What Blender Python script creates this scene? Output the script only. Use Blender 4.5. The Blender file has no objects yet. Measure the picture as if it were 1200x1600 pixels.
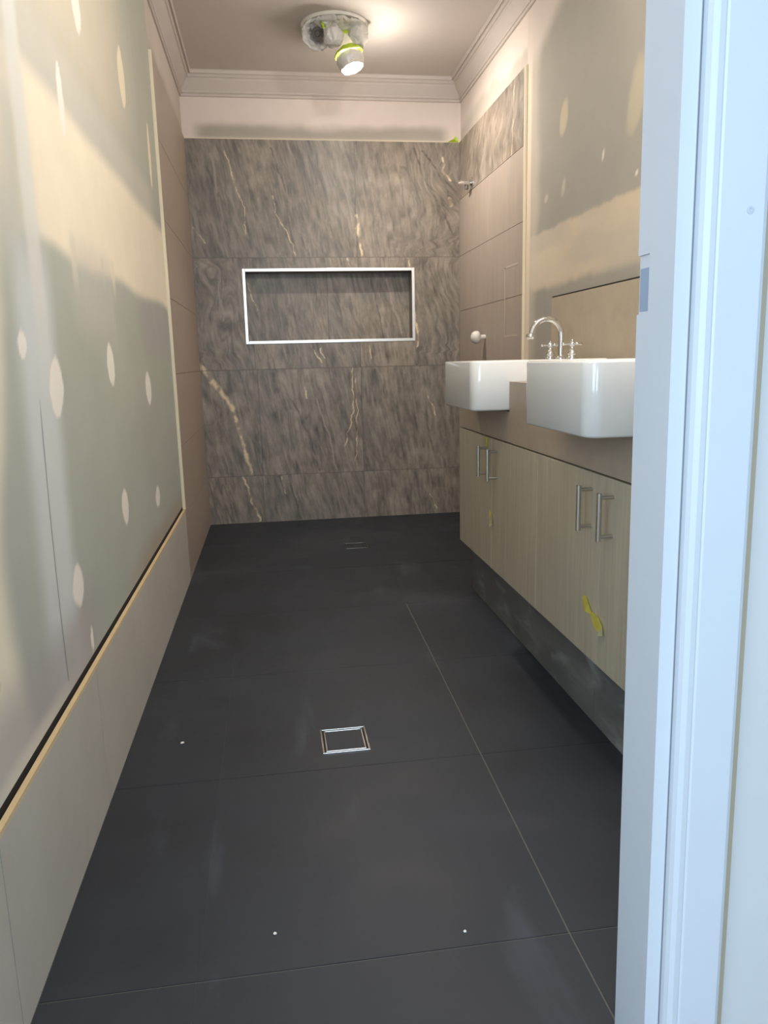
import bpy, bmesh, math, random
import numpy as np
from mathutils import Vector, Matrix
random.seed(4)
scene = bpy.context.scene
COL = scene.collection

# ------------------------------------------------------------------ camera
H0 = 0.909                                  # eye height above the floor
F_PX, YAW, PITCH, ROLL = 1191.76, 0.14192, 0.19656, 0.02360
fw = Vector((math.sin(YAW)*math.cos(PITCH), math.cos(YAW)*math.cos(PITCH), -math.sin(PITCH)))
rt = Vector((math.cos(YAW), -math.sin(YAW), 0))
up = rt.cross(fw)
R2 = rt*math.cos(ROLL) - up*math.sin(ROLL)
U2 = rt*math.sin(ROLL) + up*math.cos(ROLL)
cd = bpy.data.cameras.new('camera')
cam = bpy.data.objects.new('camera', cd); COL.objects.link(cam)
M = Matrix((R2, U2, -fw)).transposed().to_4x4(); M.translation = (0, 0, H0)
cam.matrix_world = M
cd.sensor_fit = 'VERTICAL'; cd.sensor_height = 36; cd.sensor_width = 27
cd.lens = 36*F_PX/1600; cd.clip_start = .02
scene.camera = cam

# ------------------------------------------------------------------ light
scene.view_settings.view_transform = 'Standard'
scene.view_settings.look = 'None'
scene.view_settings.gamma = 1
scene.view_settings.use_curve_mapping = False
scene.view_settings.exposure = 0.35
w = bpy.data.worlds.new('world'); scene.world = w; w.use_nodes = True
w.node_tree.nodes['Background'].inputs[0].default_value = (.55, .75, 1, 1)
w.node_tree.nodes['Background'].inputs[1].default_value = 0.6

def light(name, kind, loc, power, col, direction=None, **kw):
    d = bpy.data.lights.new(name, kind); d.energy = power; d.color = col
    for k, v in kw.items(): setattr(d, k, v)
    o = bpy.data.objects.new(name, d); COL.objects.link(o); o.location = loc
    if direction: o.rotation_euler = Vector(direction).to_track_quat('-Z', 'Y').to_euler()
    return o
DAY = (.60, .80, 1.0)
WARM = (1.0, .91, .82)
light('added_hall_daylight', 'AREA', (-.35, -2.12, 1.35), 62, DAY, (.05, 1, -.03), shape='RECTANGLE', size=2.1, size_y=1.5)  # daylight added at an unseen hall window behind the camera
light('added_side_daylight', 'AREA', (-1.47, -.45, 1.35), 20, DAY, (1, .35, -.05), shape='RECTANGLE', size=.85, size_y=1.4)  # second daylight source added at an unseen side window, brightening the jamb
# added unseen room lamp above the vanity end, lifting the interior brightness
light('added_room_lamp', 'POINT', (.62, 1.50, 2.18), 32, (1, .94, .88), shadow_soft_size=.07)

# ------------------------------------------------------------------ helpers
def lin(c):
    return tuple(((x/255)/12.92 if x/255 <= .04045 else ((x/255+.055)/1.055)**2.4) for x in c)
def link(o, parent=None):
    COL.objects.link(o)
    if parent: o.parent = parent
    return o
def mesh_obj(name, bm, mats, parent=None, smooth=False, auto=None):
    me = bpy.data.meshes.new(name); bm.normal_update(); bm.to_mesh(me); bm.free()
    for m in (mats if isinstance(mats, (list, tuple)) else [mats]): me.materials.append(m)
    o = link(bpy.data.objects.new(name, me), parent)
    if smooth:
        for p in me.polygons: p.use_smooth = True
    if auto is not None:
        me.set_sharp_from_angle(angle=math.radians(auto))
    return o
def struct(o): o['kind'] = 'structure'; return o
def tag(o, label, cat, group=None):
    o['label'] = label; o['category'] = cat
    if group: o['group'] = group
    return o
def thing(name, label, cat, loc=(0, 0, 0), group=None):
    o = bpy.data.objects.new(name, None); COL.objects.link(o); o.location = loc
    o.empty_display_size = .05
    return tag(o, label, cat, group)
def box(bm, x0, x1, y0, y1, z0, z1, mi=0, bev=0):
    r = bmesh.ops.create_cube(bm, size=1)
    vs = r['verts']
    for v in vs:
        v.co = Vector(((x0+x1)/2+v.co.x*(x1-x0), (y0+y1)/2+v.co.y*(y1-y0), (z0+z1)/2+v.co.z*(z1-z0)))
    fs = {f for v in vs for f in v.link_faces}
    for f in fs: f.material_index = mi
    if bev:
        es = list({e for v in vs for e in v.link_edges})
        bmesh.ops.bevel(bm, geom=es, offset=bev, segments=2, profile=.5, affect='EDGES')
    return vs
def B(): return bmesh.new()
def lathe(bm, prof, origin=(0, 0, 0), axis=(0, 0, 1), seg=24, cap=True):
    ax = Vector(axis).normalized(); q = Vector((0, 0, 1)).rotation_difference(ax)
    rings = []
    for r, z in prof:
        ring = [bm.verts.new(Vector(origin)+q @ Vector((r*math.cos(2*math.pi*i/seg), r*math.sin(2*math.pi*i/seg), z))) for i in range(seg)]
        rings.append(ring)
    for a, b in zip(rings, rings[1:]):
        for i in range(seg):
            bm.faces.new((a[i], a[(i+1) % seg], b[(i+1) % seg], b[i]))
    if cap:
        bm.faces.new(list(reversed(rings[0]))); bm.faces.new(rings[-1])
    return rings
def tube(bm, pts, rad, seg=14, cap=True):
    pts = [Vector(p) for p in pts]; rings = []
    n = len(pts); rr = rad if isinstance(rad, (list, tuple)) else [rad]*n
    ref = Vector((0, 1, 0))
    for i, p in enumerate(pts):
        t = (pts[min(i+1, n-1)]-pts[max(i-1, 0)]).normalized()
        if abs(t.dot(ref)) > .95: ref = Vector((1, 0, 0))
        a = (ref - t*ref.dot(t)).normalized(); b = t.cross(a)
        rings.append([bm.verts.new(p+(a*math.cos(2*math.pi*k/seg)+b*math.sin(2*math.pi*k/seg))*rr[i]) for k in range(seg)])
    for a, b in zip(rings, rings[1:]):
        for i in range(seg): bm.faces.new((a[i], a[(i+1) % seg], b[(i+1) % seg], b[i]))
    if cap:
        bm.faces.new(list(reversed(rings[0]))); bm.faces.new(rings[-1])
    bmesh.ops.recalc_face_normals(bm, faces=bm.faces)

# ------------------------------------------------------------------ materials
def mat(name, rgb, rough=.6, metal=0, var=0, vscale=8, stretch=(1, 1, 1), bump=0, bscale=60, spec=.5, rvar=0, coat=0, attr=None, trans=0, sub=0):
    m = bpy.data.materials.new(name); m.use_nodes = True
    nt = m.node_tree; N = nt.nodes; L = nt.links
    p = N['Principled BSDF']
    p.inputs['Roughness'].default_value = rough; p.inputs['Metallic'].default_value = metal
    p.inputs['Specular IOR Level'].default_value = spec; p.inputs['Coat Weight'].default_value = coat
    p.inputs['Coat Roughness'].default_value = .08
    p.inputs['Transmission Weight'].default_value = trans
    c = lin(rgb) if rgb else (1, 1, 1)
    p.inputs['Base Color'].default_value = (*c, 1)
    tc = N.new('ShaderNodeTexCoord'); mp = N.new('ShaderNodeMapping'); mp.inputs['Scale'].default_value = stretch
    L.new(tc.outputs['Object'], mp.inputs['Vector'])
    if var or attr:
        nz = N.new('ShaderNodeTexNoise'); nz.inputs['Scale'].default_value = vscale; nz.inputs['Detail'].default_value = 6
        nz.inputs['Roughness'].default_value = .62
        L.new(mp.outputs[0], nz.inputs['Vector'])
        mr = N.new('ShaderNodeMapRange'); mr.inputs[1].default_value = .3; mr.inputs[2].default_value = .7
        mr.inputs[3].default_value = 1-var; mr.inputs[4].default_value = 1+var
        L.new(nz.outputs['Fac'], mr.inputs[0])
        mx = N.new('ShaderNodeVectorMath'); mx.operation = 'SCALE'
        if attr:
            at = N.new('ShaderNodeAttribute'); at.attribute_name = attr; L.new(at.outputs['Color'], mx.inputs[0])
        else: mx.inputs[0].default_value = c
        L.new(mr.outputs[0], mx.inputs['Scale']); L.new(mx.outputs[0], p.inputs['Base Color'])
        if rvar:
            m2 = N.new('ShaderNodeMapRange'); m2.inputs[1].default_value = .3; m2.inputs[2].default_value = .7
            m2.inputs[3].default_value = rough-rvar; m2.inputs[4].default_value = rough+rvar
            L.new(nz.outputs['Fac'], m2.inputs[0]); L.new(m2.outputs[0], p.inputs['Roughness'])
    if bump:
        bn = N.new('ShaderNodeTexNoise'); bn.inputs['Scale'].default_value = bscale; bn.inputs['Detail'].default_value = 5
        L.new(mp.outputs[0], bn.inputs['Vector'])
        bp = N.new('ShaderNodeBump'); bp.inputs['Strength'].default_value = bump; bp.inputs['Distance'].default_value = .002
        L.new(bn.outputs['Fac'], bp.inputs['Height']); L.new(bp.outputs[0], p.inputs['Normal'])
    return m
M_white = mat('gloss_door_enamel', (206, 209, 214), .42, var=.02, vscale=5, bump=.05, bscale=30)
M_hall = mat('hall_plaster', (204, 203, 202), .8, var=.02)
M_ceil = mat('ceiling_plaster', (214, 206, 198), .85, var=.03, vscale=2)
M_corn = mat('cornice_plaster', (204, 194, 186), .75, var=.02)
M_tile = mat('taupe_tile', (170, 156, 143), .5, var=.10, vscale=16, stretch=(1, 1, .2), bump=.1, bscale=90, rvar=.05)
M_dado = mat('dado_tile', (196, 192, 182), .5, var=.07, vscale=7, stretch=(1, 1, .5), bump=.1, bscale=90, rvar=.05)
M_splash = mat('splash_tile', (174, 162, 142), .5, var=.06, vscale=14, bump=.15, bscale=220)
M_grout = mat('grout_taupe', (116, 104, 92), .9)
M_floorgrout = mat('grout_floor', (104, 102, 96), .9)
M_slate = mat('black_slate_tile', (36, 41, 49), .50, var=.25, vscale=3.2, bump=.35, bscale=26, rvar=.09, spec=.45)
M_kick = mat('grey_slate_kick', (102, 102, 99), .36, var=.30, vscale=7, stretch=(1, .6, 2.2), bump=.2, bscale=26, rvar=.07)
M_chrome = mat('chrome', (228, 228, 228), .10, 1)
M_steel = mat('brushed_steel', (200, 198, 192), .28, 1)
M_alu = mat('bright_aluminium', (235, 235, 232), .34, 1)
M_cer = mat('white_ceramic', (230, 230, 226), .12, coat=.6)
M_wood = mat('pale_grain_laminate', (184, 174, 152), .5, var=.12, vscale=9, stretch=(9, 9, .35), bump=.12, bscale=60)
M_bench = mat('taupe_bench', (172, 157, 140), .5, var=.05, vscale=30)
M_dark = mat('dark_gap', (30, 24, 22), .9)
M_cream = mat('cream_tile_body', (214, 190, 146), .7, var=.05, vscale=20)
M_trim = mat('cream_edge_bead', (226, 214, 186), .45)
M_tape = mat('yellow_masking_tape', (252, 240, 120), .6, var=.1, vscale=40)
M_tapepale = mat('tape_pale_end', (224, 218, 176), .6)
M_green = mat('green_tape', (190, 214, 60), .5, var=.12, vscale=30)
M_film = mat('crumpled_white_film', (232, 228, 220), .3, var=.05, vscale=30, bump=.8, bscale=45, trans=.25)
M_film.node_tree.nodes['Principled BSDF'].inputs['Specular IOR Level'].default_value = .6
M_shade = mat('bright_film_cap', (214, 210, 202), .35, var=.06, vscale=30, bump=.8, bscale=45)
M_pvc = mat('white_plastic', (225, 220, 210), .35)
M_outline = mat('pale_outline_strip', (186, 172, 156), .6)
M_socket = mat('dark_lamp_socket', (92, 86, 80), .5)
M_paint = mat('painted_plaster', None, .85, attr='Col', var=.035, vscale=5, bump=.12, bscale=14)
M_marble = mat('veined_stone_tile', None, .42, attr='Col', var=.06, vscale=60, bump=.12, bscale=70)
M_hallfloor = mat('hall_boards', (150, 138, 122), .6, var=.1, stretch=(6, 1, 1))
def emis(name, rgb, s):
    m = bpy.data.materials.new(name); m.use_nodes = True; p = m.node_tree.nodes['Principled BSDF']
    p.inputs['Base Color'].default_value = (*rgb, 1); p.inputs['Emission Color'].default_value = (*rgb, 1)
    p.inputs['Emission Strength'].default_value = s; return m
def scuffs(m, rgb, amt, stretch, rot, lo, hi, sc):
    nt = m.node_tree; N = nt.nodes; L = nt.links; p = N['Principled BSDF']
    tc = N.new('ShaderNodeTexCoord'); mp = N.new('ShaderNodeMapping'); mp.inputs['Scale'].default_value = stretch; mp.inputs['Rotation'].default_value = rot
    nz = N.new('ShaderNodeTexNoise'); nz.inputs['Scale'].default_value = sc; nz.inputs['Detail'].default_value = 7; nz.inputs['Distortion'].default_value = .6
    mr = N.new('ShaderNodeMapRange'); mr.inputs[1].default_value = lo; mr.inputs[2].default_value = hi; mr.inputs[4].default_value = amt
    mx = N.new('ShaderNodeMix'); mx.data_type = 'RGBA'; mx.inputs['B'].default_value = (*lin(rgb), 1)
    src = p.inputs['Base Color'].links[0].from_socket
    L.new(tc.outputs['Object'], mp.inputs[0]); L.new(mp.outputs[0], nz.inputs['Vector']); L.new(nz.outputs['Fac'], mr.inputs[0])
    L.new(mr.outputs[0], mx.inputs['Factor']); L.new(src, mx.inputs['A']); L.new(mx.outputs['Result'], p.inputs['Base Color'])
scuffs(M_slate, (92, 100, 112), .4, (5, 1.3, 1), (0, 0, .55), .60, .82, 1.6)
scuffs(M_slate, (70, 72, 78), .5, (1, 1.6, 1), (0, 0, 0), .55, .75, 1.3)
scuffs(M_kick, (168, 170, 166), .5, (1, 1, 3), (.5, 0, 0), .52, .7, 5)
M_bulb = emis('lit_globe', (1, .95, .88), 6)

# ------------------------------------------------------------------ numpy noise
def vnoise(x, y, seed=0):
    rng = np.random.RandomState(seed); T = rng.rand(256, 256)
    xi = np.floor(x).astype(int); yi = np.floor(y).astype(int); fx = x-xi; fy = y-yi
    fx = fx*fx*(3-2*fx); fy = fy*fy*(3-2*fy)
    a = T[xi % 256, yi % 256]; b = T[(xi+1) % 256, yi % 256]; c = T[xi % 256, (yi+1) % 256]; d = T[(xi+1) % 256, (yi+1) % 256]
    return (a*(1-fx)+b*fx)*(1-fy)+(c*(1-fx)+d*fx)*fy
def fbm(x, y, seed=0, o=4):
    s = 0; a = .5; t = 0
    for k in range(o):
        s = s+a*vnoise(x*2**k+k*17.3, y*2**k+k*9.1, seed+k); t += a; a *= .5
    return s/t
def sst(a, b, x):
    t = np.clip((x-a)/(b-a), 0, 1); return t*t*(3-2*t)
def mixc(c, col, m):
    return c*(1-m[:, None])+np.array(lin(col))[None]*m[:, None]
def seg_d(x, z, path):
    d = np.full(x.shape, 9.); 
    for (x0, z0), (x1, z1) in zip(path, path[1:]):
        dx, dz = x1-x0, z1-z0
        t = np.clip(((x-x0)*dx+(z-z0)*dz)/(dx*dx+dz*dz), 0, 1)
        d = np.minimum(d, np.hypot(x-x0-t*dx, z-z0-t*dz))
    return d
def grid_wall(name, axis, const, u0, u1, v0, v1, step, colf, material, parent=None, flip=False, hole=None):
    """painted surface in a vertical plane; colf(u, v) gives the colour at each point"""
    us = np.arange(int(round((u1-u0)/step))+1)/round((u1-u0)/step)*(u1-u0)+u0
    vs = np.arange(int(round((v1-v0)/step))+1)/round((v1-v0)/step)*(v1-v0)+v0
    if hole:
        for k, arr in ((0, us), (1, us), (2, vs), (3, vs)):
            i = np.abs(arr-hole[k]).argmin(); arr[i] = hole[k]
    U, V = np.meshgrid(us, vs); u = U.ravel(); v = V.ravel(); n = len(us)
    co = np.zeros((len(u), 3))
    if axis == 'x': co[:, 0] = const; co[:, 1] = u
    else: co[:, 1] = const; co[:, 0] = u
    co[:, 2] = v
    j, i = np.meshgrid(np.arange(len(vs)-1), np.arange(n-1), indexing='ij'); j = j.ravel(); i = i.ravel()
    if hole:
        cu = (us[i]+us[i+1])/2; cv = (vs[j]+vs[j+1])/2
        k = ~((cu > hole[0]) & (cu < hole[1]) & (cv > hole[2]) & (cv < hole[3])); i = i[k]; j = j[k]
    a = j*n+i; q = np.stack([a, a+1, a+n+1, a+n], 1)
    if flip: q = q[:, ::-1]
    me = bpy.data.meshes.new(name)
    me.vertices.add(len(u)); me.vertices.foreach_set('co', co.ravel())
    me.loops.add(q.size); me.loops.foreach_set('vertex_index', np.ascontiguousarray(q).ravel().astype(np.int32))
    me.polygons.add(len(q)); me.polygons.foreach_set('loop_start', np.arange(0, q.size, 4, dtype=np.int32))
    me.polygons.foreach_set('loop_total', np.full(len(q), 4, dtype=np.int32))
    me.update(calc_edges=True)
    c = colf(u, v); rgba = np.ones((len(u), 4), dtype=np.float32); rgba[:, :3] = np.clip(c, 0, 1)
    at = me.color_attributes.new('Col', 'FLOAT_COLOR', 'POINT'); at.data.foreach_set('color', rgba.ravel())
    me.materials.append(material)
    return link(bpy.data.objects.new(name, me), parent)

XL, XR, YB, YN = -.381, 1.095, 4.403, .840
ZT, ZC = 1.164+H0, 1.475+H0
NX0, NX1, NZ0, NZ1 = -.106, .818, .120+H0, .490+H0     # niche opening

# ------------------------------------------------------------------ room shell
def sbox(name, x0, x1, y0, y1, z0, z1, m, parent=None):
    bm = B(); box(bm, x0, x1, y0, y1, z0, z1); o = mesh_obj(name, bm, m, parent)
    return o if parent else struct(o)
# floor: slab, bedding and the individual black tiles with grout joints
xs = [XL, -.156, None, 1.02, XR]
floor = sbox('floor', XL-.15, XR+.15, YN-.1, YB+.12, -.12, -.0015, M_floorgrout)
yj = [YN-.10, 1.018, 1.592, 2.166, 2.736, 3.305, 3.874, YB]
bm = B()
def jx(y): return .430+max(0, y-1.0)*.022
for k, (y0, y1) in enumerate(zip(yj, yj[1:])):
    cols = [(XL, XL, -.156, -.156-.004), (-.156, -.156, jx(y0), jx(y1)), (jx(y0), jx(y1), 1.02, 1.02), (1.02, 1.02, XR, XR)]
    cols[0] = (XL, XL, -.156, -.156)
    for ci, c in enumerate(cols):
        g = .0007
        rj = .0016 if k <= 3 else .0005
        gl = rj if ci == 2 else .0004; gr = rj if ci == 1 else .0004
        g0 = .0016 if k in (1, 5) else g; g1 = .0016 if k in (0, 4) else g
        co = [(c[0]+gl, y0+g0), (c[2]-gr, y0+g0), (c[3]-gr, y1-g1), (c[1]+gl, y1-g1)]
        t = [bm.verts.new((x, y, 0)) for x, y in co]; b_ = [bm.verts.new((x, y, -.0014)) for x, y in co]
        bm.faces.new(t)
        for i in range(4): bm.faces.new((t[i], b_[i], b_[(i+1) % 4], t[(i+1) % 4]))
bmesh.ops.recalc_face_normals(bm, faces=bm.faces)
mesh_obj('floor_tiles', bm, M_slate, floor)

ceiling = sbox('ceiling', XL-.15, XR+.15, YN-.11, YB+.12, ZC, ZC+.1, M_ceil)
wl = sbox('wall_left', XL-.15, XL-.024, YN, YB+.12, 0, ZC, M_hall)
wr = sbox('wall_right', XR+.012, XR+.15, YN-.1, YB+.12, 0, ZC, M_hall)
wb = struct(bpy.data.objects.new('wall_back', None)); COL.objects.link(wb)
bm = B(); yy0 = YB+.001
for a in ((XL-.15, NX0-.02, 0, ZC), (NX1+.02, XR+.15, 0, ZC), (NX0-.02, NX1+.02, 0, NZ0-.02), (NX0-.02, NX1+.02, NZ1+.02, ZC)):
    box(bm, a[0], a[1], yy0+.004, YB+.25, a[2], a[3])
box(bm, NX0-.02, NX1+.02, YB+.13, YB+.25, NZ0-.02, NZ1+.02)
wallb = mesh_obj('wall_core', bm, M_hall, wb)

# ---- left wall plaster: board, setting-compound bands, patched screw heads
def col_left(y, z):
    z = z-H0; n = y.shape[0]
    c = np.tile(np.array(lin((176, 180, 170))), (n, 1))
    q = fbm(y*1.6, z*1.6, 3); c = c*(.9+.2*q)[:, None]
    wob = (fbm(y*2.2, z*5, 8)-.5)*.7
    # upper board painted lighter where brighter light falls, plus a soft pale band
    c = mixc(c, (212, 202, 182), sst(.5, .75, z)*.8*(1-sst(2.2, 2.9, y)*.75))
    c = mixc(c, (206, 202, 190), .75*sst(.40, .47, z+wob*.04)*(1-sst(.60, .68, z+wob*.05+.02*(y-2)))*(1-sst(2.9, 3.2, y)))
    # horizontal taped joint
    m = sst(.195, .235, z+wob*.05-.008*np.sin(y*9))*(1-sst(.49, .545, z+wob*.03))*sst(1.3, 1.55, y)
    c = mixc(c, (240, 230, 208), m)
    # runs below the band
    for (a, b0, b1, w_) in ((1.735, .13, .26, .035), (2.15, .15, .26, .03), (2.02, .17, .25, .02)):
        c = mixc(c, (226, 218, 198), .8*(1-sst(w_*.3, w_, np.abs(y-a)))*sst(b0, b0+.09, z)*(1-sst(b1, b1+.02, z)))
    c = mixc(c, (196, 194, 186), .6*sst(1.65, 1.8, y)*(1-sst(2.1, 2.14, y))*sst(.04, .12, z)*(1-sst(.2, .3, z)))
    # vertical butt joint
    jy = 1.39+.02*np.sin(z*4)
    c = mixc(c, (214, 218, 218), .85*(1-sst(.05, .15, np.abs(y-jy-.02)))*(1-sst(.1, .3, z)))
    c = mixc(c, (220, 220, 214), .8*(1-sst(.02, .055, np.abs(y-1.45)))*sst(-.1, .2, z))
    # skimmed area at the near end
    e = 1.235-.16*sst(-.02, -.30, z)*0+.05*np.sin(z*6)+wob*.08-.07*sst(.0, -.3, z)
    m = 1-sst(-.05, .04, y-e); m = m*(1-sst(.0, .25, z)*.6)
    c = mixc(c, (238, 231, 208), m*.92)
    m = (1-sst(.0, .35, z-.45+0*y))*sst(.02, .25, z)*(1-sst(1.3, 1.42, y))
    c = mixc(c, (200, 202, 192), m*.5)
    c = mixc(c, (222, 212, 196), (1-sst(1.3, 1.42, y))*sst(.15, .4, z)*.85)
    # smeared strip over the dado
    m = (1-sst(-.50, -.40, z+wob*.08+.10*(y-1.1)*0))*(1-sst(1.5, 1.75, y))
    c = mixc(c, (176, 170, 168), m*.75)
    m = (1-sst(-.575, -.545, z+wob*.03))*(1-sst(1.2, 1.5, y))
    c = mixc(c, (222, 216, 200), m*.8)
    c = mixc(c, (168, 150, 128), (1-sst(-.56, -.50, z+wob*.12))*sst(1.9, 2.3, y)*.55)
    c = mixc(c, (168, 162, 168), .35*sst(2.4, 2.7, y)*sst(.0, .1, z)*(1-sst(.2, .24, z)))
    # dabs over the screw heads: centre y, z, half width, half height, colour
    W = (240, 236, 226); Cc = (244, 232, 206)
    for (py, pz, a, b, cc, s) in ((1.50, -.038, .050, .056, W, .02), (1.325, .038, .026, .024, W, 0), (2.018, .004, .046, .058, W, -.01),
                           (2.585, -.075, .055, .056, W, -.02), (2.04, -.36, .048, .052, W, 0), (2.595, -.43, .05, .038, W, 0),
                           (1.507, -.42, .046, .046, W, 0), (2.555, .845, .06, .088, Cc, 0), (1.755, .535, .026, .075, W, 0), (1.99, .80, .045, .06, W, 0),
                           (3.05, .75, .035, .12, Cc, 0), (1.57, -.55, .012, .03, W, 0)):
        ang = (fbm((y-py)*16+5*py, (z-pz)*16+7*pz, 21)-.5)*.9
        d = np.abs((y-py-s*(z-pz)*4)/a)**1.7+np.abs((z-pz)/b)**1.7+ang*.8
        c = mixc(c, cc, (1-sst(.82, 1.0, d))*.97)
    c = mixc(c, (150, 120, 80), (1-sst(.2, 1, np.hypot((y-1.05)/.010, (z+.43)/.012)))*.6)
    return c
grid_wall('plaster_lining', 'x', XL-.010, YN, 3.235, .326, ZC, .007, col_left, M_paint, wl)
bm = B(); prev = None                            # the open butt joint between two boards
for k in range(9):
    z = H0-.05-.06*k-.03*(k == 8); y = 1.39+.02*math.sin((z-H0)*4); w_ = .0012 if k else .0003
    a = bm.verts.new((XL-.0096, y-w_, z)); b = bm.verts.new((XL-.0096, y+w_, z)); 
    if prev: bm.faces.new((prev[0], prev[1], b, a))
    prev = (a, b)
mesh_obj('board_joint', bm, mat('joint_grey', (140, 142, 140), .9), wl)
# plaster strip above the shower tiling
def col_strip(y, z):
    c = np.tile(np.array(lin((204, 194, 184))), (y.shape[0], 1))
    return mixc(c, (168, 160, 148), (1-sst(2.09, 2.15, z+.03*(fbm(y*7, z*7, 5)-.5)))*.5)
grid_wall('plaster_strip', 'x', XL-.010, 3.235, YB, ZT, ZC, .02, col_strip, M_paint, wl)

def tiles(name, axis, face, inner, us, vs, m, parent, gap=.0012, skip=()):
    """tiles in a vertical plane with open joints over a grout bed"""
    bm = B(); s = 1 if face > inner else -1
    lo, hi = sorted((face, inner)); gl, gh = sorted((inner, face-s*.0012))
    ub, vb = (us[0], us[-1]), (vs[0], vs[-1])
    if axis == 'x': box(bm, gl, gh, ub[0]+.001, ub[1]-.001, vb[0]+.001, vb[1]-.001, 1)
    else: box(bm, ub[0]+.001, ub[1]-.001, gl, gh, vb[0]+.001, vb[1]-.001, 1)
    for i, (a, b) in enumerate(zip(us, us[1:])):
        for j, (c, d) in enumerate(zip(vs, vs[1:])):
            if (i, j) in skip: continue
            if axis == 'x': box(bm, lo, hi, a+gap, b-gap, c+gap, d-gap, 0)
            else: box(bm, a+gap, b-gap, lo, hi, c+gap, d-gap, 0)
    return mesh_obj(name, bm, [m, M_grout], parent)
tiles('dado_tiles', 'x', XL, XL-.023, [YN, .958, 1.535, 2.112, 2.69, 3.245], [.001, .306], M_dado, wl)
bm = B(); box(bm, XL-.009, XL, YN, 3.245, .306, .3125)
mesh_obj('dado_edge', bm, M_cream, wl)
bm = B(); box(bm, XL-.0238, XL-.012, YN+.001, 3.236, .3065, .330); mesh_obj('dado_gap', bm, M_dark, wl)
vz = [.001]+[ZT-.3*k for k in range(6, -1, -1)]
tiles('shower_tiles', 'x', XL, XL-.023, [3.247, YB-.001], vz, M_tile, wl)
bm = B(); box(bm, XL-.010, XL+.002, 3.236, 3.246, .313, ZT)
mesh_obj('edge_bead', bm, M_trim, wl)

# ---- back wall stone tiling
GOLD = [(.004,[(-0.187,2.060),(-0.153,1.915),(-0.093,1.732),(-0.087,1.594)]),(.004,[(0.060,1.794),(0.088,1.670),(0.124,1.617),(0.173,1.484)]),
  (.011,[(0.515,1.694),(0.526,1.580),(0.541,1.482)]),(.004,[(-0.369,1.630),(-0.304,1.548)]),(.008,[(1.003,1.993),(1.006,1.927),(1.049,1.877)]),
  (.012,[(1.042,1.783),(1.041,1.743)]),(.01,[(0.836,1.168),(0.850,1.072),(0.845,0.982)]),(.022,[(-0.379,0.903),(-0.293,0.778),(-0.216,0.662)]),
  (.016,[(-0.216,0.662),(-0.181,0.521),(-0.156,0.392),(-0.126,0.287)]),(.009,[(-0.182,0.268),(-0.136,0.112),(-0.098,0.008)]),(.006,[(0.233,0.998),(0.287,0.902)]),
  (.005,[(0.290,0.983),(0.310,0.926)]),(.005,[(0.465,0.869),(0.465,0.641),(0.413,0.425)]),(.004,[(0.485,0.814),(0.486,0.596),(0.470,0.336)]),
  (.006,[(0.905,0.701),(0.935,0.641),(0.961,0.554)]),(.004,[(0.914,0.122),(0.944,0.030)]),(.004,[(0.029,0.266),(0.054,0.163)]),(.005,[(0.567,0.992),(0.580,0.920)]),
  (.005,[(0.458,1.469),(0.468,1.425)]),(.007,[(0.808,1.467),(0.811,1.423)]),(.009,[(0.198,0.768),(0.203,0.707)])]
DARKV = [(.006,[(0.066,2.029),(0.122,1.856),(0.144,1.759)]),(.009,[(0.843,2.040),(0.891,1.902),(0.944,1.800),(1.001,1.709),(1.055,1.594)]),
  (.008,[(0.889,2.027),(0.960,1.943),(1.031,1.817)]),(.008,[(0.123,0.695),(0.205,0.492),(0.256,0.293)]),
  (.007,[(0.877,0.613),(0.932,0.363)]),(.008,[(0.073,0.264),(0.136,0.011)])]
LIGHTV = [(.007,[(0.250,0.706),(0.316,0.503),(0.353,0.296)]),(.006,[(-0.256,1.349),(-0.235,1.146)]),(.01,[(-0.247,1.999),(-0.233,1.808)])]
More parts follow.
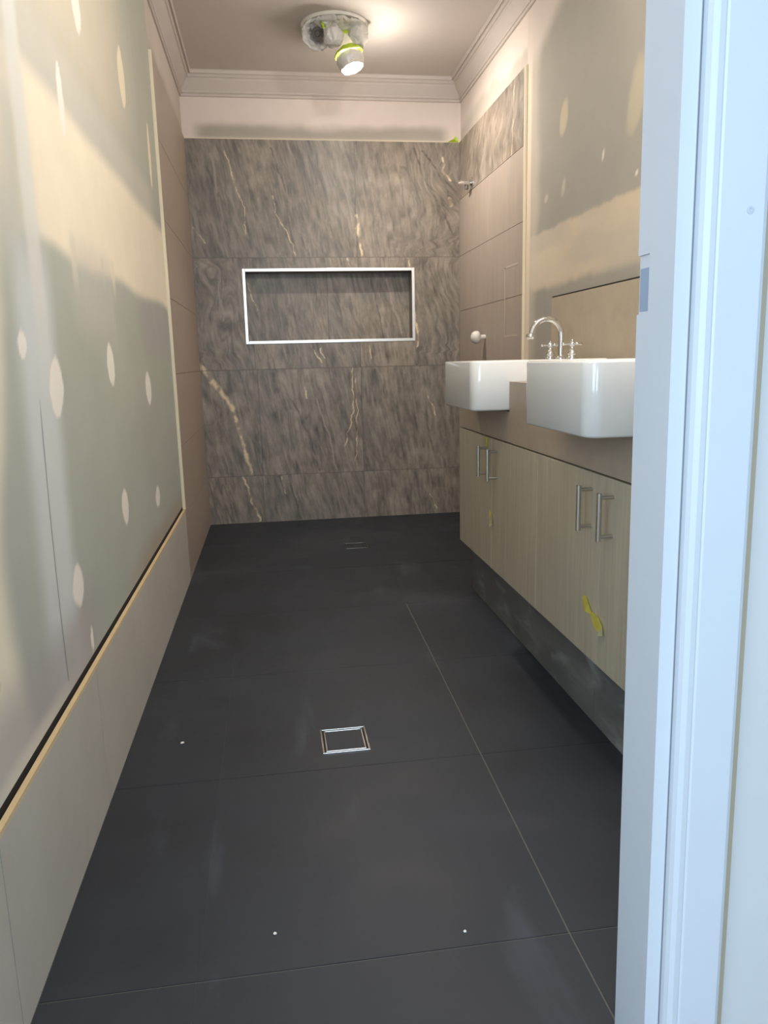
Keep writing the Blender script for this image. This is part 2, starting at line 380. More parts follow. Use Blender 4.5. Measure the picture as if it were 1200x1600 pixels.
def stone(x, z, gold, dark, lightv, xj, zj):
    n = x.shape[0]; row = np.searchsorted(zj, z); colm = np.zeros(n)
    for r, js in enumerate(xj): colm = np.where(row == r, np.searchsorted(js, x), colm)
    tid = row*3+colm
    sw = sst(.62, .85, x)*sst(1.4, 1.6, z)+.8*(1-sst(-.3, -.1, x))*sst(.9, 1., z)*(1-sst(1.4, 1.5, z))+.7*sst(.8, .9, x)*sst(.9, 1., z)*(1-sst(1.4, 1.5, z))
    wx = x+(.05+.14*sw)*(fbm(x*3+tid*3, z*(2.2+2*sw), 31)-.5)+.012*(fbm(x*14, z*9, 33)-.5)
    th = .17+.05*np.sin(tid*2.3)
    u = wx*np.cos(th)+z*np.sin(th); v = -wx*np.sin(th)+z*np.cos(th)
    f1 = fbm(u*26+tid*5.7, v*3.2+tid*2.1, 41, 5); f2 = fbm(u*105+tid, v*17, 52, 3); f3 = fbm(x*4+tid*7, z*3, 61, 4); f4 = fbm(x*16+tid, z*16, 66, 4)
    f5 = fbm(u*60+tid*3, v*15, 57, 4)
    val = .86+.45*(f1-.5)+.62*(f2-.5)+.70*(f5-.5)+.40*(f3-.5)+.75*(f4-.5)*sst(.42, .6, f3)
    c = np.array(lin((138, 128, 115)))[None]*val[:, None]
    c = c*np.array([1, .98, .95])[None]**(4*(f3-.5))[:, None]
    # fine pale seams and dark seams
    rdg = 1-np.abs(fbm(u*15+tid*9, v*1.8, 73, 4)*2-1)
    sel = sst(.42, .62, fbm(x*3.3+tid*4, z*2+8, 77))
    c = mixc(c, (170, 156, 136), sst(.965, .998, rdg)*sel*.35)
    rdg2 = 1-np.abs(fbm(u*11+tid*5+50, v*1.5, 83, 4)*2-1)
    c = mixc(c, (84, 76, 68), sst(.96, .998, rdg2)*(1-sel)*.45)
    br = fbm(x*45, z*30, 91)
    jig = .020*(fbm(x*24, z*24, 95)-.5); jz = .010*(fbm(x*30+9, z*30+4, 96)-.5)
    for w_, p in dark: c = mixc(c, (72, 64, 56), (1-sst(.1*w_, w_, seg_d(x+jig, z+jz, p)))*(.2+.55*sst(.3, .65, br)))
    for w_, p in lightv: c = mixc(c, (158, 146, 132), (1-sst(.2*w_, w_, seg_d(x+jig, z+jz, p)))*.8)
    for w_, p in gold:
        w_ = w_*.85
        d = seg_d(x+jig*1.4, z+jz, p)
        c = mixc(c, (222, 200, 162), (1-sst(.15*w_, w_*1.2, d*(.6+.9*br)))*(.15+.85*sst(.3, .62, br)))
    for k, js in enumerate(xj):
        for xx in js: c = mixc(c, (92, 82, 74), (row == k)*(1-sst(.0012, .0030, np.abs(x-xx)))*.8)
    for zz in zj: c = mixc(c, (92, 82, 74), (1-sst(.0012, .0030, np.abs(z-zz)))*.7)
    return c
def col_back(x, z):
    zj = np.array([.273, .873, 1.473]); return stone(x, z, GOLD, DARKV, LIGHTV, [[-.072, .514], [-.069, .517], [-.078, .516], [.513]], zj)
grid_wall('stone_tiles', 'y', YB, XL, XR, 0, ZT, .0036, col_back, M_marble, wb, hole=(NX0, NX1, NZ0, NZ1))
def col_back_top(x, z):
    n = x.shape[0]; c = np.tile(np.array(lin((222, 208, 198))), (n, 1)); w_ = fbm(x*6, z*9, 12)
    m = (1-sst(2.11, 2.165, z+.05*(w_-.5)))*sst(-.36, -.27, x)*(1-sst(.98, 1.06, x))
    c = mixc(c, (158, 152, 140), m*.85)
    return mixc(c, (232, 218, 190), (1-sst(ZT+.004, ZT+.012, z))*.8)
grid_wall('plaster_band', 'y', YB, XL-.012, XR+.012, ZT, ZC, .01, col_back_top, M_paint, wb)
# niche lining and bright frame
YI = YB+.095
def col_niche(x, z):
    return stone(x+.4, z-.7, [(.006, [(.298, .674), (.348, .5)])], [(.007, [(1.0, .669), (1.066, .339)])], [(.009, [(1.085, .66), (1.172, .362)])], [[.747]], np.array([5.]))
grid_wall('niche_back', 'y', YI, NX0, NX1, NZ0, NZ1, .0036, col_niche, M_marble, wb)
bm = B(); t = .012
box(bm, NX0-t, NX0, YB+.004, YI, NZ0-t, NZ1+t); box(bm, NX1, NX1+t, YB+.004, YI, NZ0-t, NZ1+t)
box(bm, NX0, NX1, YB+.004, YI, NZ0-t, NZ0); box(bm, NX0, NX1, YB+.004, YI, NZ1, NZ1+t)
mesh_obj('niche_lining', bm, mat('niche_side_tile', (118, 106, 96), .45, var=.15, vscale=25), wb)
bm = B(); t = .0165
for a in ((NX0-t, NX0, NZ0-t, NZ1+t), (NX1, NX1+t, NZ0-t, NZ1+t), (NX0, NX1, NZ0-t, NZ0), (NX0, NX1, NZ1, NZ1+t)):
    box(bm, a[0], a[1], YB-.003, YB+.006, a[2], a[3], bev=.0015)
mesh_obj('niche_frame', bm, M_alu, wb)

# ---- right wall
def col_right(y, z):
    zz = z-H0; n = y.shape[0]; c = np.tile(np.array(lin((158, 153, 142))), (n, 1))
    wob = fbm(y*2.5, zz*5, 14)-.5; w2 = fbm(y*22, zz*22, 15)-.5
    c = c*(.93+.14*fbm(y*2, zz*2, 19))[:, None]
    lo = .215+.09*sst(2.6, 3.0, y)*0+.06*sst(2.7, 2.5, y)+.0
    m = sst(.250, .292, zz+wob*.07+w2*.015)*(1-sst(.475, .492, zz+w2*.02+wob*.01))
    c = mixc(c, (200, 184, 160), m*.95)
    c = mixc(c, (214, 200, 178), m*.6*sst(2.7, 3.2, y))
    c = mixc(c, (176, 168, 156), m*.5*(1-sst(.0, .3, fbm(y*3, zz*11, 44)-.35)))
    c = mixc(c, (206, 194, 176), sst(3.10, 3.20, y+wob*.1)*(1-sst(.2, .3, zz)*0)*.55)
    c = mixc(c, (224, 208, 184), sst(3.215, 3.235, y)*.8)
    c = mixc(c, (206, 194, 184), sst(1.10, 1.2, zz+.25*(y-3.28)+wob*.08)*.9)
    for (py, pz, a, b, cc) in ((2.872, .855, .04, .062, (200, 188, 156)), (2.30, .72-.0*1, .06, .12, (186, 176, 150)), (2.276, .527, .011, .012, (236, 228, 216)),
                               (2.518, .634, .011, .022, (226, 218, 204)), (3.04, .606, .03, .022, (196, 178, 162)), (2.86, .61, .02, .035, (186, 176, 164)), (2.8, .06, .02, .02, (200, 190, 170))):
        d = np.hypot((y-py+(zz-pz)*.25)/a, (zz-pz)/b)+wob*.9+w2*.3
        c = mixc(c, cc, (1-sst(.6, 1.1, d))*.75)
    return c
grid_wall('plaster_lining', 'x', XR+.010, YN, 3.285, .0, ZC, .007, col_right, M_paint, wr, flip=True)
def col_right_top(y, z):
    n = y.shape[0]; c = np.tile(np.array(lin((214, 202, 192))), (n, 1)); w_ = fbm(y*5, z*5, 24)
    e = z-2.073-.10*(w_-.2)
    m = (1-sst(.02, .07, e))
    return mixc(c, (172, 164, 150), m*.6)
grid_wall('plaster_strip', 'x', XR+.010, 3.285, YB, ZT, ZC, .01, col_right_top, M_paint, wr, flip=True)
tiles('shower_tiles', 'x', XR, XR+.012, [3.290, YB-.001], [.001]+[ZT-.3*k for k in range(6, 0, -1)], M_tile, wr)
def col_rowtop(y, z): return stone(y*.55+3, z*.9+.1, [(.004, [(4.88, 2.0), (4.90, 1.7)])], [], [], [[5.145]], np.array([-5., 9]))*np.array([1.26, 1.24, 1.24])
grid_wall('stone_tile_row', 'x', XR, 3.290, YB, ZT-.299, ZT, .004, col_rowtop, M_marble, wr, flip=True)
bm = B(); box(bm, XR+.0008, XR+.012, 3.290, YB, ZT-.299, ZT-.0005); mesh_obj('tile_bed', bm, M_grout, wr)
bm = B(); box(bm, XR-.001, XR+.010, 3.281, 3.289, .0, ZT+.006); mesh_obj('edge_bead', bm, M_trim, wr)
tiles('splashback_tiles', 'x', XR, XR+.012, [1.05, 1.43, 2.03, 2.63, 2.932], [.842, 1.131], M_splash, wr)
bm = B(); box(bm, XR+.002, XR+.0105, 1.05, 2.932, 1.131, 1.135); mesh_obj('tile_gap', bm, M_dark, wr)
bm = B()
box(bm, XR-.0008, XR+.001, 3.536, 3.546, 1.006, 1.316); box(bm, XR-.0008, XR+.001, 3.346, 3.546, 1.306, 1.316); box(bm, XR-.0008, XR+.001, 3.346, 3.546, 1.000, 1.009)
mesh_obj('pale_outline', bm, M_outline, wr)  # pale rectangular outline laid on the shower tiles

# ---- cornice on the three seen walls and the near wall
prof = [(0, -.110), (.007, -.110), (.011, -.107), (.011, -.102), (.006, -.099), (.006, -.096), (.012, -.0945), (.0155, -.090), (.0145, -.085), (.0095, -.083), (.0425, -.040), (.042, -.036), (.047, -.031), (.0525, -.030), (.053, -.0255), (.051, -.023), (.056, -.0165), (.063, -.0155), (.066, -.0180), (.066, -.004), (.070, 0)]
xw0, xw1 = XL-.010, XR+.010
def cornice(name, pts):
    bm = B(); rings = []
    for (x, y, sx, sy) in pts: rings.append([bm.verts.new((x+sx*p, y+sy*p, ZC+z)) for p, z in prof])
    for a, b in zip(rings, rings[1:]):
        for i in range(len(prof)-1): bm.faces.new((a[i], a[i+1], b[i+1], b[i]))
    bmesh.ops.recalc_face_normals(bm, faces=bm.faces)
    return struct(mesh_obj(name, bm, M_corn))
cornice('trim_1', [(xw0, YN, 1, 1), (xw0, YB, 1, -1)])
cornice('trim_2', [(xw0, YB, 1, -1), (xw1, YB, -1, -1)])
cornice('trim_3', [(xw1, YB, -1, -1), (xw1, YN, -1, 1)])
cornice('trim_4', [(xw1, YN, -1, 1), (xw0, YN, 1, 1)])

# ------------------------------------------------------------------ doorway and hall
def lean(o):                                    # the frame is a touch out of plumb
    for v in o.data.vertices: v.co.x -= .0102*(v.co.z-H0)
    return o
YH = .760
XJ = .415
bm = B()
zs0, zs1 = .0435+H0, .107+H0
for z0, z1 in ((0, zs0), (zs1, 2.06)): box(bm, XJ, XJ+.0175, YH, YN, z0, z1)
box(bm, XJ, XJ+.0175, YH, YN-.026, zs0, zs1); box(bm, XJ+.0025, XJ+.0175, YN-.026, YN, zs0, zs1)
bmesh.ops.remove_doubles(bm, verts=bm.verts, dist=1e-5)
door = struct(bpy.data.objects.new('door_1', None)); COL.objects.link(door)
lean(mesh_obj('door_jamb', bm, M_white, door))
bm = B(); box(bm, XJ+.0019, XJ+.0026, YN-.024, YN-.002, zs0+.003, zs1-.014, bev=.0003); lean(mesh_obj('latch_recess', bm, mat('recess_shade', (150, 166, 186), .5), door))  # pocket floor coloured darker blue, recess shade put into its colour
bm = B()                                        # architrave with an eased inner edge
pa = [(.4345, YH-.000), (.4345, YH-.008), (.437, YH-.0135), (.443, YH-.0155), (.449, YH-.0150), (.4510, YH-.0138), (.4530, YH-.0155), (.500, YH-.0155), (.505, YH-.013), (.505, YH)]
def extr(bm, poly, z0, z1):
    a = [bm.verts.new((x, y, z0)) for x, y in poly]; b = [bm.verts.new((x, y, z1)) for x, y in poly]; n = len(poly)
    for i in range(n): bm.faces.new((a[i], a[(i+1) % n], b[(i+1) % n], b[i]))
    bm.faces.new(a); bm.faces.new(b); bmesh.ops.recalc_face_normals(bm, faces=bm.faces)
extr(bm, pa, 0, 2.09); arch = lean(mesh_obj('architrave', bm, M_white, door))
bm = B(); lathe(bm, [(.0038, 0), (.0038, .0006), (.0018, .0008), (.0014, .0001)], (.4835, YH-.0156, H0+.1386), (0, -1, 0), 16)
mesh_obj('screw', bm, mat('painted_screw', (190, 194, 200), .5), arch)
bm = B(); box(bm, XL-.10, .50, YH-.0155, YH, 2.085, 2.15); mesh_obj('head_architrave', bm, M_white, door)
bm = B(); box(bm, XL-.02, XJ, YH, YN, 2.05, 2.085); mesh_obj('door_head', bm, M_white, door)
bm = B(); box(bm, XJ+.0176, .498, YH+.003, YN-.001, 0, 2.085); lean(mesh_obj('frame_packing', bm, M_white, door))
bm = B(); box(bm, .50, XR+.15, YH, YN, 0, 2.4); box(bm, XL-.15, .50, YH, YN, 2.086, 2.4)
wf = struct(mesh_obj('wall_front', bm, M_hall))
bm = B(); box(bm, .5055, .5175, YH-.003, YH, 0, 2.4); lean(mesh_obj('caulk_edge_shade', bm, mat('shaded_caulk', (172, 160, 138), .7), wf))  # caulk strip beside the architrave, its edge shadow put into the colour
bm = B(); box(bm, XL-.022, XL-.004, YH, YN, 0, 2.05); mesh_obj('door_jamb', bm, M_white, door)
# hall around the camera
sbox('floor_hall', -1.5, 2.2, -2.3, YN-.101, -.12, -.002, M_hallfloor)
sbox('ceiling_hall', -1.5, 2.2, -2.3, YH-.001, 2.401, 2.5, M_hall)
bm = B(); box(bm, -1.5, XL-.023, YH, YN-.0005, 0, 2.4); struct(mesh_obj('wall_hall', bm, M_hall))
bm = B()
for a in ((-2.3, -.90, 0, 2.4), (0, YN, 0, 2.4), (-.90, 0, 0, .62), (-.90, 0, 2.1, 2.4)): box(bm, -1.6, -1.5, a[0], a[1], a[2], a[3])
struct(mesh_obj('wall_hall_left', bm, M_hall))
sbox('wall_hall_right', 2.2, 2.3, -2.3, YN, 0, 2.4, M_hall)
bm = B()
for a in ((-1.5, -1.42, 0, 2.4), (.72, 2.2, 0, 2.4), (-1.42, .72, 0, .55), (-1.42, .72, 2.15, 2.4)): box(bm, a[0], a[1], -2.3, -2.2, a[2], a[3])
struct(mesh_obj('wall_hall_back', bm, M_hall))

# ------------------------------------------------------------------ vanity
XV = .740; ZD0, ZD1 = H0-.729, H0-.271; ZB0, ZB1 = H0-.266, H0-.075
BZ0, BZ1 = H0-.165, H0-.010
def cabinet(y0, y1, label):
    t_ = thing('vanity_cabinet', label, 'cabinet', (.92, (y0+y1)/2, ZD0))
    ox, oy, oz = .92, (y0+y1)/2, ZD0
    def P(bm, *a, **k):
        box(bm, a[0]-ox, a[1]-ox, a[2]-oy, a[3]-oy, a[4]-oz, a[5]-oz, **k)
    bm = B(); P(bm, XV+.019, XR, y0, y0+.016, ZD0, ZD1+.003); P(bm, XV+.019, XR, y1-.016, y1, ZD0, ZD1+.003)
    P(bm, XV+.019, XR, y0+.016, y1-.016, ZD0, ZD0+.016); P(bm, XR-.008, XR, y0+.016, y1-.016, ZD0+.016, ZD1+.003)
    mesh_obj('body', bm, M_wood, t_)
    ym = (y0+y1)/2
    for a, b, hy in ((y0, ym, ym-.060), (ym, y1, ym+.055)):
        bm = B(); P(bm, XV, XV+.018, a+.0012, b-.0012, ZD0-.002, ZD1, bev=.0008); d = mesh_obj('door', bm, M_wood, t_)
        hz0, hz1 = H0-.403, H0-.306
        bm = B(); r = .0058; xb = XV-.033
        tube(bm, [(xb-ox, hy-oy, hz0-.006-oz), (xb-ox, hy-oy, hz1+.006-oz)], r)
        for hz in (hz0+.004, hz1-.004):
            tube(bm, [(xb-ox, hy-oy, hz-oz), (XV-.0003-ox, hy-oy, hz-oz)], .0042)
        mesh_obj('handle', bm, M_steel, d, smooth=True, auto=40)
    return t_
cabinet(2.07, 2.985, 'greige vanity cabinet with two handles, by the stone shower wall')
cabinet(1.20, 2.0692, 'greige vanity cabinet next to the white door frame, yellow tape scraps on its door')
BAS = [(2.34, 2.74), (1.45, 1.85)]
bm = B()
YE = 1.06
spans = [(YE, 1.446), (1.854, 2.336), (2.744, 2.985)]
box(bm, XV, XV+.02, YE, 2.985, ZB0, BZ0-.004)
for a, b in spans: box(bm, XV, XV+.02, a, b, BZ0-.004, ZB1)
for a, b in spans: box(bm, XV+.02, .945, a, b, ZB1-.02, ZB1)
box(bm, .945, XR, YE, 2.985, ZB1-.02, ZB1)
box(bm, XV+.02, XR, 2.965, 2.985, ZB0, ZB1-.02); box(bm, XV+.02, XR, YE, YE+.02, ZB0, ZB1-.02)
tag(mesh_obj('benchtop', bm, M_bench), 'long taupe vanity benchtop with a deep front edge under both white basins', 'benchtop')
tiles_kick = B()
for a, b in ((1.06, 1.69), (1.69, 2.30), (2.30, 2.87)): box(tiles_kick, .762, .772, a+.001, b-.001, .001, ZD0-.004)
box(tiles_kick, .773, .80, 1.06, 2.86, .001, ZD0-.004, 1)
tag(mesh_obj('kickboard', tiles_kick, [M_kick, mat('kick_grout', (150, 148, 140), .8)]), 'dark slate tiled kickboard running under the vanity cabinets', 'kickboard')

def rounded_rect(x0, x1, y0, y1, r, n=7):
    out = []
    for cx, cy, a0 in ((x1-r[1], y1-r[1], 0), (x0+r[0], y1-r[0], 90), (x0+r[0], y0+r[0], 180), (x1-r[1], y0+r[1], 270)):
        rr = r[0] if cx < (x0+x1)/2 else r[1]
        for k in range(n): a = math.radians(a0+90*k/(n-1)); out.append((cx+rr*math.cos(a), cy+rr*math.sin(a)))
    return out
def basin(y0, y1, label):
    cy = (y0+y1)/2; t_ = thing('wash_basin', label, 'basin', (.76, cy, BZ0)); ox, oz = .76, BZ0
    hy = (y1-y0)/2
    def bodym(bm, x0, x1, z0, z1, rx, cav=None):
        loops = []
        def ring(ins, z, r=None, rect=None):
            R_ = rect or (x0, x1, -hy, hy); rr = [max(.004, q-ins) for q in (r or rx)]
            loops.append([bm.verts.new((x-ox, y, z-oz)) for x, y in rounded_rect(R_[0]+ins, R_[1]-ins, R_[2]+ins, R_[3]-ins, rr)])
        e = .006
        ring(.010, z0); ring(.004, z0+.0015); ring(0, z0+e)
        ring(0, z1-e); ring(.0018, z1-.0018); ring(e, z1)
        if cav:
            for ins, z in ((0, z1), (.002, z1-.002), (.005, z1-.008), (.012, cav[4]+.02), (.022, cav[4]+.006), (.045, cav[4])):
                ring(ins, z, (.04, .04), cav[:4])
        for a, b in zip(loops, loops[1:]):
            n = len(a)
            for i in range(n): bm.faces.new((a[i], a[(i+1) % n], b[(i+1) % n], b[i]))
        bm.faces.new(list(reversed(loops[0]))); bm.faces.new(loops[-1])
    # bowl
    bm = B(); bodym(bm, .62, .936, BZ0, BZ1, (.034, .02), (.642, .915, -hy+.022, hy-.022, BZ0+.02))
    bmesh.ops.recalc_face_normals(bm, faces=bm.faces)
    mesh_obj('bowl', bm, M_cer, t_, smooth=True, auto=50)
    bm = B(); bodym(bm, .9365, 1.072, ZB1+.001, BZ1, (.005, .02))
    # flange strip along the bench on each side of the bowl
    bmesh.ops.recalc_face_normals(bm, faces=bm.faces)
    mesh_obj('tap_ledge', bm, M_cer, t_, smooth=True, auto=50)
    bm = B(); lathe(bm, [(.026, 0), (.026, .003), (.018, .005), (.016, .002)], (.79-ox, 0, BZ0+.0205-oz), seg=24)
    mesh_obj('waste', bm, M_chrome, t_, smooth=True, auto=40)
    return t_
basin(2.34, 2.74, 'white square-fronted basin with the chrome gooseneck tap, the farther of two')
basin(1.45, 1.85, 'white square-fronted basin by the door frame, the nearer and larger-looking of two')

# tap on the far basin
TX, TY, TZ = .985, 2.54, BZ1
tp = thing('basin_tap', 'chrome gooseneck basin tap with two cross handles behind the farther basin', 'tap', (TX, TY, TZ))
bm = B(); pts = [(0, 0, .004), (0, 0, .075)]; rr_ = .052
for k in range(1, 17):
    a = math.radians(180*k/16*.93); pts.append((-rr_+rr_*math.cos(a), 0, .080+rr_*math.sin(a)*1.02))
lx = pts[-1]; pts.append((lx[0]-.004, 0, lx[2]-.012))
tube(bm, pts, [.0098]*len(pts)); mesh_obj('spout', bm, M_chrome, tp, smooth=True, auto=60)
bm = B(); lathe(bm, [(.0095, 0), (.0135, .004), (.0150, .010), (.0135, .016), (.0100, .020)], (lx[0]-.0055, 0, lx[2]-.024), seg=20); mesh_obj('outlet', bm, M_chrome, tp, smooth=True, auto=60)
bm = B(); lathe(bm, [(.022, 0), (.022, .003), (.014, .007), (.0115, .012)], (0, 0, .0003), seg=24); mesh_obj('base', bm, M_chrome, tp, smooth=True, auto=50)
for s in (-1, 1):
    bm = B(); lathe(bm, [(.021, 0), (.021, .003), (.014, .006), (.0125, .010), (.015, .015), (.0155, .020), (.011, .027), (.0065, .031), (.0075, .035), (.006, .040)], (0, s*.1, .0003), seg=24)
    hb = mesh_obj('valve', bm, M_chrome, tp, smooth=True, auto=60)
    bm = B(); zc = .048
    lathe(bm, [(.005, -.009), (.0095, -.006), (.0105, 0), (.0085, .006), (.0045, .009), (.0055, .012), (.003, .015)], (0, s*.1, zc), seg=20)
    for k in range(4):
        a = math.pi/2*k+.12; d = Vector((math.cos(a), math.sin(a), 0)); o_ = Vector((0, s*.1, zc))
        tube(bm, [o_+d*.006, o_+d*.022, o_+d*.034, o_+d*.037], [.0042, .0036, .0050, .0030], 12)
    mesh_obj('cross_handle', bm, M_chrome, hb, smooth=True, auto=60)

# ------------------------------------------------------------------ shower fittings
so = thing('shower_outlet', 'chrome shower arm stub on the right shower wall under the top stone tile', 'shower fitting', (XR, 4.13, 1.805))
bm = B(); lathe(bm, [(.030, 0), (.030, .004), (.024, .007)], (0, 0, 0), (-1, 0, 0), 28); mesh_obj('flange', bm, M_chrome, so, smooth=True, auto=40)
bm = B(); tube(bm, [(-.007, 0, 0), (-.030, -.002, .001), (-.065, -.006, .000), (-.078, -.008, -.003)], [.0125, .0130, .0115, .0085], 16); mesh_obj('arm', bm, M_chrome, so, smooth=True, auto=50)
bm = B(); tube(bm, [(-.028, 0, -.010), (-.028, 0, -.030)], .010, 14); mesh_obj('outlet_thread', bm, M_socket, so, smooth=True, auto=50)
pc = thing('pipe_cap', 'white plastic plug capping the shower mixer pipe, above the farther basin', 'pipe cap', (XR, 3.87, 1.012))
bm = B(); tube(bm, [(-.0003, 0, 0), (-.035, 0, 0)], .012, 14); mesh_obj('pipe_stub', bm, M_pvc, pc, smooth=True, auto=50)
bm = B(); lathe(bm, [(.012, .028), (.027, .032), (.032, .040), (.031, .056), (.023, .068), (.009, .074)], (0, 0, 0), (-1, 0, 0), 24); mesh_obj('cap', bm, M_pvc, pc, smooth=True, auto=60)
# floor wastes
def drain(cx, cy, ring, dull, label):
    t_ = thing('floor_drain', label, 'floor drain', (cx, cy, 0)); hw, hh = .0565, .060
    m = dull or M_chrome
    for nm, w_, ins, z in (('outer_frame', .0045, 0, .0022), ('inner_frame', .0040, .0085, .0018)):
        bm = B(); a, b = hw-ins, hh-ins
        for q in ((-a, -a+w_, -b, b), (a-w_, a, -b, b), (-a+w_, a-w_, -b, -b+w_), (-a+w_, a-w_, b-w_, b)):
            box(bm, *q, .0001, z, bev=.0005)
        mesh_obj(nm, bm, m, t_)
    bm = B(); box(bm, -hw+.013, hw-.013, -hh+.013, hh-.013, .0001, .0012); mesh_obj('tile_insert', bm, M_slate, t_)
    bm = B(); box(bm, -hw+.0046, hw-.0046, -hh+.0046, hh-.0046, .00005, .0001+.0003); mesh_obj('gap', bm, M_dark, t_)
drain(.135, 1.720, 1, None, 'bright chrome framed square floor drain in the middle of the dark tiles')
drain(.381, 3.700, 1, mat('dull_steel', (120, 120, 120), .35, 1), 'dull square floor drain in the shower, near the back wall')

# ------------------------------------------------------------------ ceiling light under masking film
LX, LY = .365, 3.76
lt = thing('ceiling_light', 'round ceiling light wrapped in crumpled white film with a lit lamp and lime tape', 'ceiling light', (LX, LY, ZC))
bm = B(); lathe(bm, [(.150, -.0005), (.152, -.006), (.146, -.013), (.10, -.018)], (0, 0, 0), (0, 0, 1), 48); bmesh.ops.recalc_face_normals(bm, faces=bm.faces)
mesh_obj('base_plate', bm, M_pvc, lt, smooth=True, auto=40)
def crumple(o, amp, sc, seed):
    from mathutils import noise
    for v in o.data.vertices:
        n = noise.noise_vector(v.co*sc+Vector((seed, seed*2, 0))); n2 = noise.noise_vector(v.co*sc*2.6+Vector((seed*3, 1, 5)))
        v.co += n*amp*1.2+n2*amp*.7
def film(name, prof_, org, ax, amp, sc, seed, m=M_film, seg=40, cap=False):
    bm = B(); lathe(bm, prof_, org, ax, seg, cap); bmesh.ops.recalc_face_normals(bm, faces=bm.faces)
    bmesh.ops.subdivide_edges(bm, edges=bm.edges, cuts=2, use_grid_fill=True)
    o = mesh_obj(name, bm, m, lt, smooth=True); crumple(o, amp, sc, seed); return o
film('film_sheet', [(.015, -.034), (.05, -.036), (.085, -.034), (.11, -.028), (.135, -.022), (.146, -.015)], (0, 0, 0), (0, 0, 1), .009, 26, 3, seg=56)
# left lamp head, unlit, mouth turned to the doorway
hx = (-.075, -.03, -.045); ax = (-.25, -.80, -.45)
h = film('lamp_head', [(.030, -.045), (.045, -.02), (.058, .015), (.066, .040), (.062, .048), (.052, .044), (.040, .020)], hx, ax, .006, 34, 7)
bm = B(); lathe(bm, [(.027, .018), (.016, .012), (.010, .024)], hx, ax, 24); mesh_obj('socket', bm, M_socket, h, smooth=True, auto=40)
film('lamp_head', [(.026, -.03), (.036, 0), (.042, .04), (.036, .062), (.016, .070)], (-.02, -.075, -.055), (.10, -.55, -.7), .008, 38, 12, cap=True)
film('lamp_head', [(.030, -.03), (.040, 0), (.046, .035), (.040, .055), (.018, .062)], (.085, -.02, -.040), (.45, -.55, -.35), .008, 34, 16, cap=True)
film('tape_wrap', [(.0, .0), (.020, .002), (.027, .010), (.016, .022)], (-.045, -.085, -.035), (.2, -.9, .1), .006, 40, 22, M_green)
# lit lamp head hanging down, open mouth towards the right
lo = Vector((.040, -.01, -.040)); la = Vector((.22, -.12, -1.0)).normalized()
film('lamp_neck', [(.022, -.02), (.030, .01), (.036, .04), (.040, .066)], lo, la, .004, 30, 31)
film('tape_wrap', [(.016, -.012), (.021, .012)], lo+Vector((0, -.02, 0)), la, .003, 40, 33, M_green)
film('tape_wrap', [(.041, .062), (.053, .070), (.062, .082), (.063, .089)], lo, la, .004, 30, 35, M_green)
hd = film('lamp_shade', [(.058, .095), (.061, .115), (.056, .134), (.052, .150)], lo, la, .003, 30, 37, M_shade)
bm = B(); lathe(bm, [(.012, .118), (.026, .124), (.030, .136), (.024, .148), (.008, .154)], lo+Vector((.022, 0, 0)), la, 28); gl = mesh_obj('globe', bm, M_bulb, lt, smooth=True)
gp = Vector((LX, LY, ZC))+lo+la*.165+Vector((.030, 0, -.03))
light('lit_globe_lamp', 'SPOT', gp, 28, WARM, (.60, -.10, -1), spot_size=math.radians(172), spot_blend=.8, shadow_soft_size=.025)
light('lit_globe_glow', 'POINT', gp, 5, WARM, shadow_soft_size=.025)

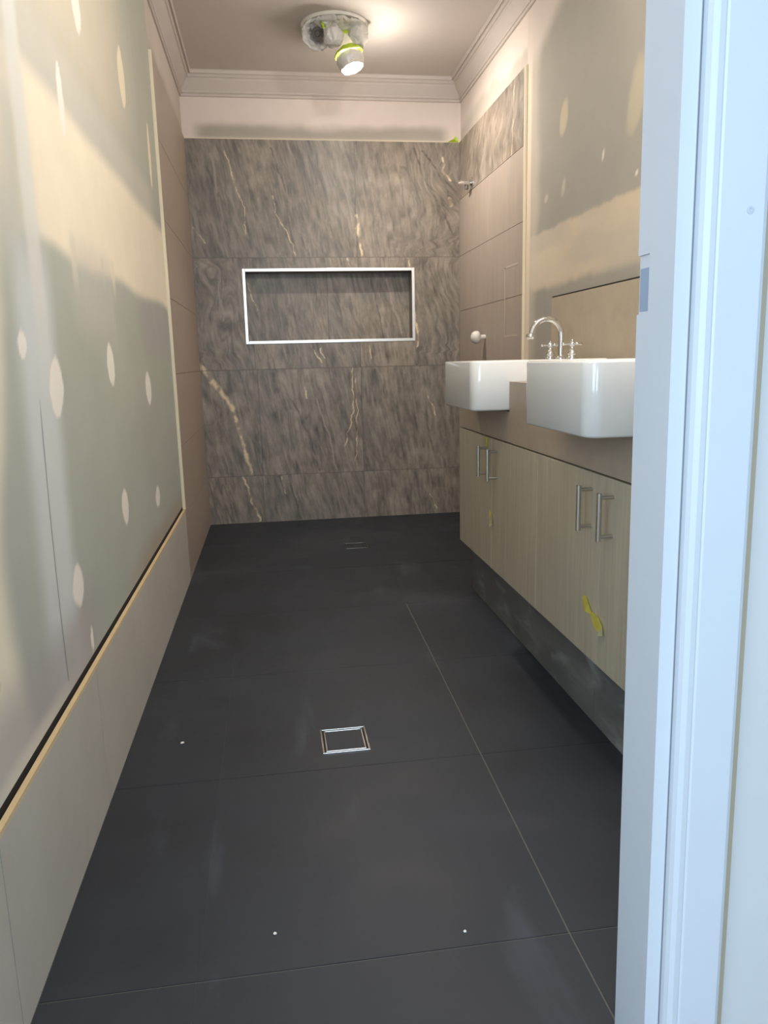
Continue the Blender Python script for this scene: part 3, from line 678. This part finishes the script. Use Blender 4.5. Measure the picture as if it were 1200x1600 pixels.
# ------------------------------------------------------------------ tape scraps and crumbs
def ribbon(name, pts, wd, m, label, lift=.0015, tip=None):
    """strip stuck on the door face; pts are (y, z above floor, lift off the face)"""
    c0 = Vector((XV-lift, pts[0][0], pts[0][1])); bm = B(); prev = None; fs = []
    for i, (y, z, l) in enumerate(pts):
        j0, j1 = max(i-1, 0), min(i+1, len(pts)-1)
        dy, dz = pts[j1][0]-pts[j0][0], pts[j1][1]-pts[j0][1]; n = math.hypot(dy, dz); ny, nz = -dz/n, dy/n
        w_ = wd[i] if isinstance(wd, (list, tuple)) else wd
        a = bm.verts.new(Vector((XV-lift-l, y+ny*w_, z+nz*w_))-c0); b = bm.verts.new(Vector((XV-lift-l*.6, y-ny*w_, z-nz*w_))-c0)
        if prev: f = bm.faces.new((prev[0], a, b, prev[1])); f.material_index = 1 if (tip is not None and i >= tip) else 0
        prev = (a, b)
    r = bmesh.ops.solidify(bm, geom=bm.faces[:], thickness=.0006)
    o = mesh_obj(name, bm, [m, M_tapepale]); o.location = c0
    return tag(o, label, 'tape', None)
ribbon('masking_tape', [(2.545, .385, .001), (2.528, .366, .004), (2.515, .352, .006), (2.508, .336, .010)], [.003, .018, .017, .014], M_tape, 'small folded scrap of yellow tape low on the far cabinet door', tip=2)
ribbon('masking_tape', [(2.585, .636, .001), (2.583, .615, .002), (2.588, .598, .002)], [.012, .011, .006], M_tape, 'yellow tape strip at the top of the far cabinet, above its handles')
ribbon('masking_tape', [(1.722, .324, .001), (1.704, .318, .004), (1.688, .307, .006), (1.670, .298, .002), (1.650, .292, .004), (1.625, .287, .006), (1.604, .280, .008), (1.599, .266, .010)], [.005, .015, .014, .004, .013, .016, .012, .010], M_tape, 'long twisted yellow tape hanging low on the near cabinet door', tip=7)
bm = B(); vs = [bm.verts.new(p) for p in ((0, 0, 0), (.064, 0, 0), (.058, -.002, .014), (.046, -.003, .032), (.036, -.002, .018))]; bm.faces.new(vs)
bmesh.ops.solidify(bm, geom=bm.faces[:], thickness=.001)
o = mesh_obj('green_tape', bm, M_green); o.location = (1.028, YB-.002, ZT+.001); tag(o, 'lime green tape scrap in the corner above the back wall tiles', 'tape')
for (x, y, s, lab) in ((-.258, 1.777, .0045, 'white plaster crumb on the floor near the left dado'), (-.038, 1.097, .0028, 'tiny pale plaster crumb low left on the dark floor near the doorway'), (.266, 1.049, .0026, 'tiny pale plaster crumb on the tile edge nearer the door jamb')):
    bm = B(); bmesh.ops.create_icosphere(bm, subdivisions=2, radius=s)
    for v in bm.verts: v.co *= .8+.4*random.random(); v.co.z = max(v.co.z*.6, -s*.4)+s*.4
    o = mesh_obj('plaster_crumb', bm, M_pvc); o.location = (x, y, .0002); tag(o, lab, 'crumb')
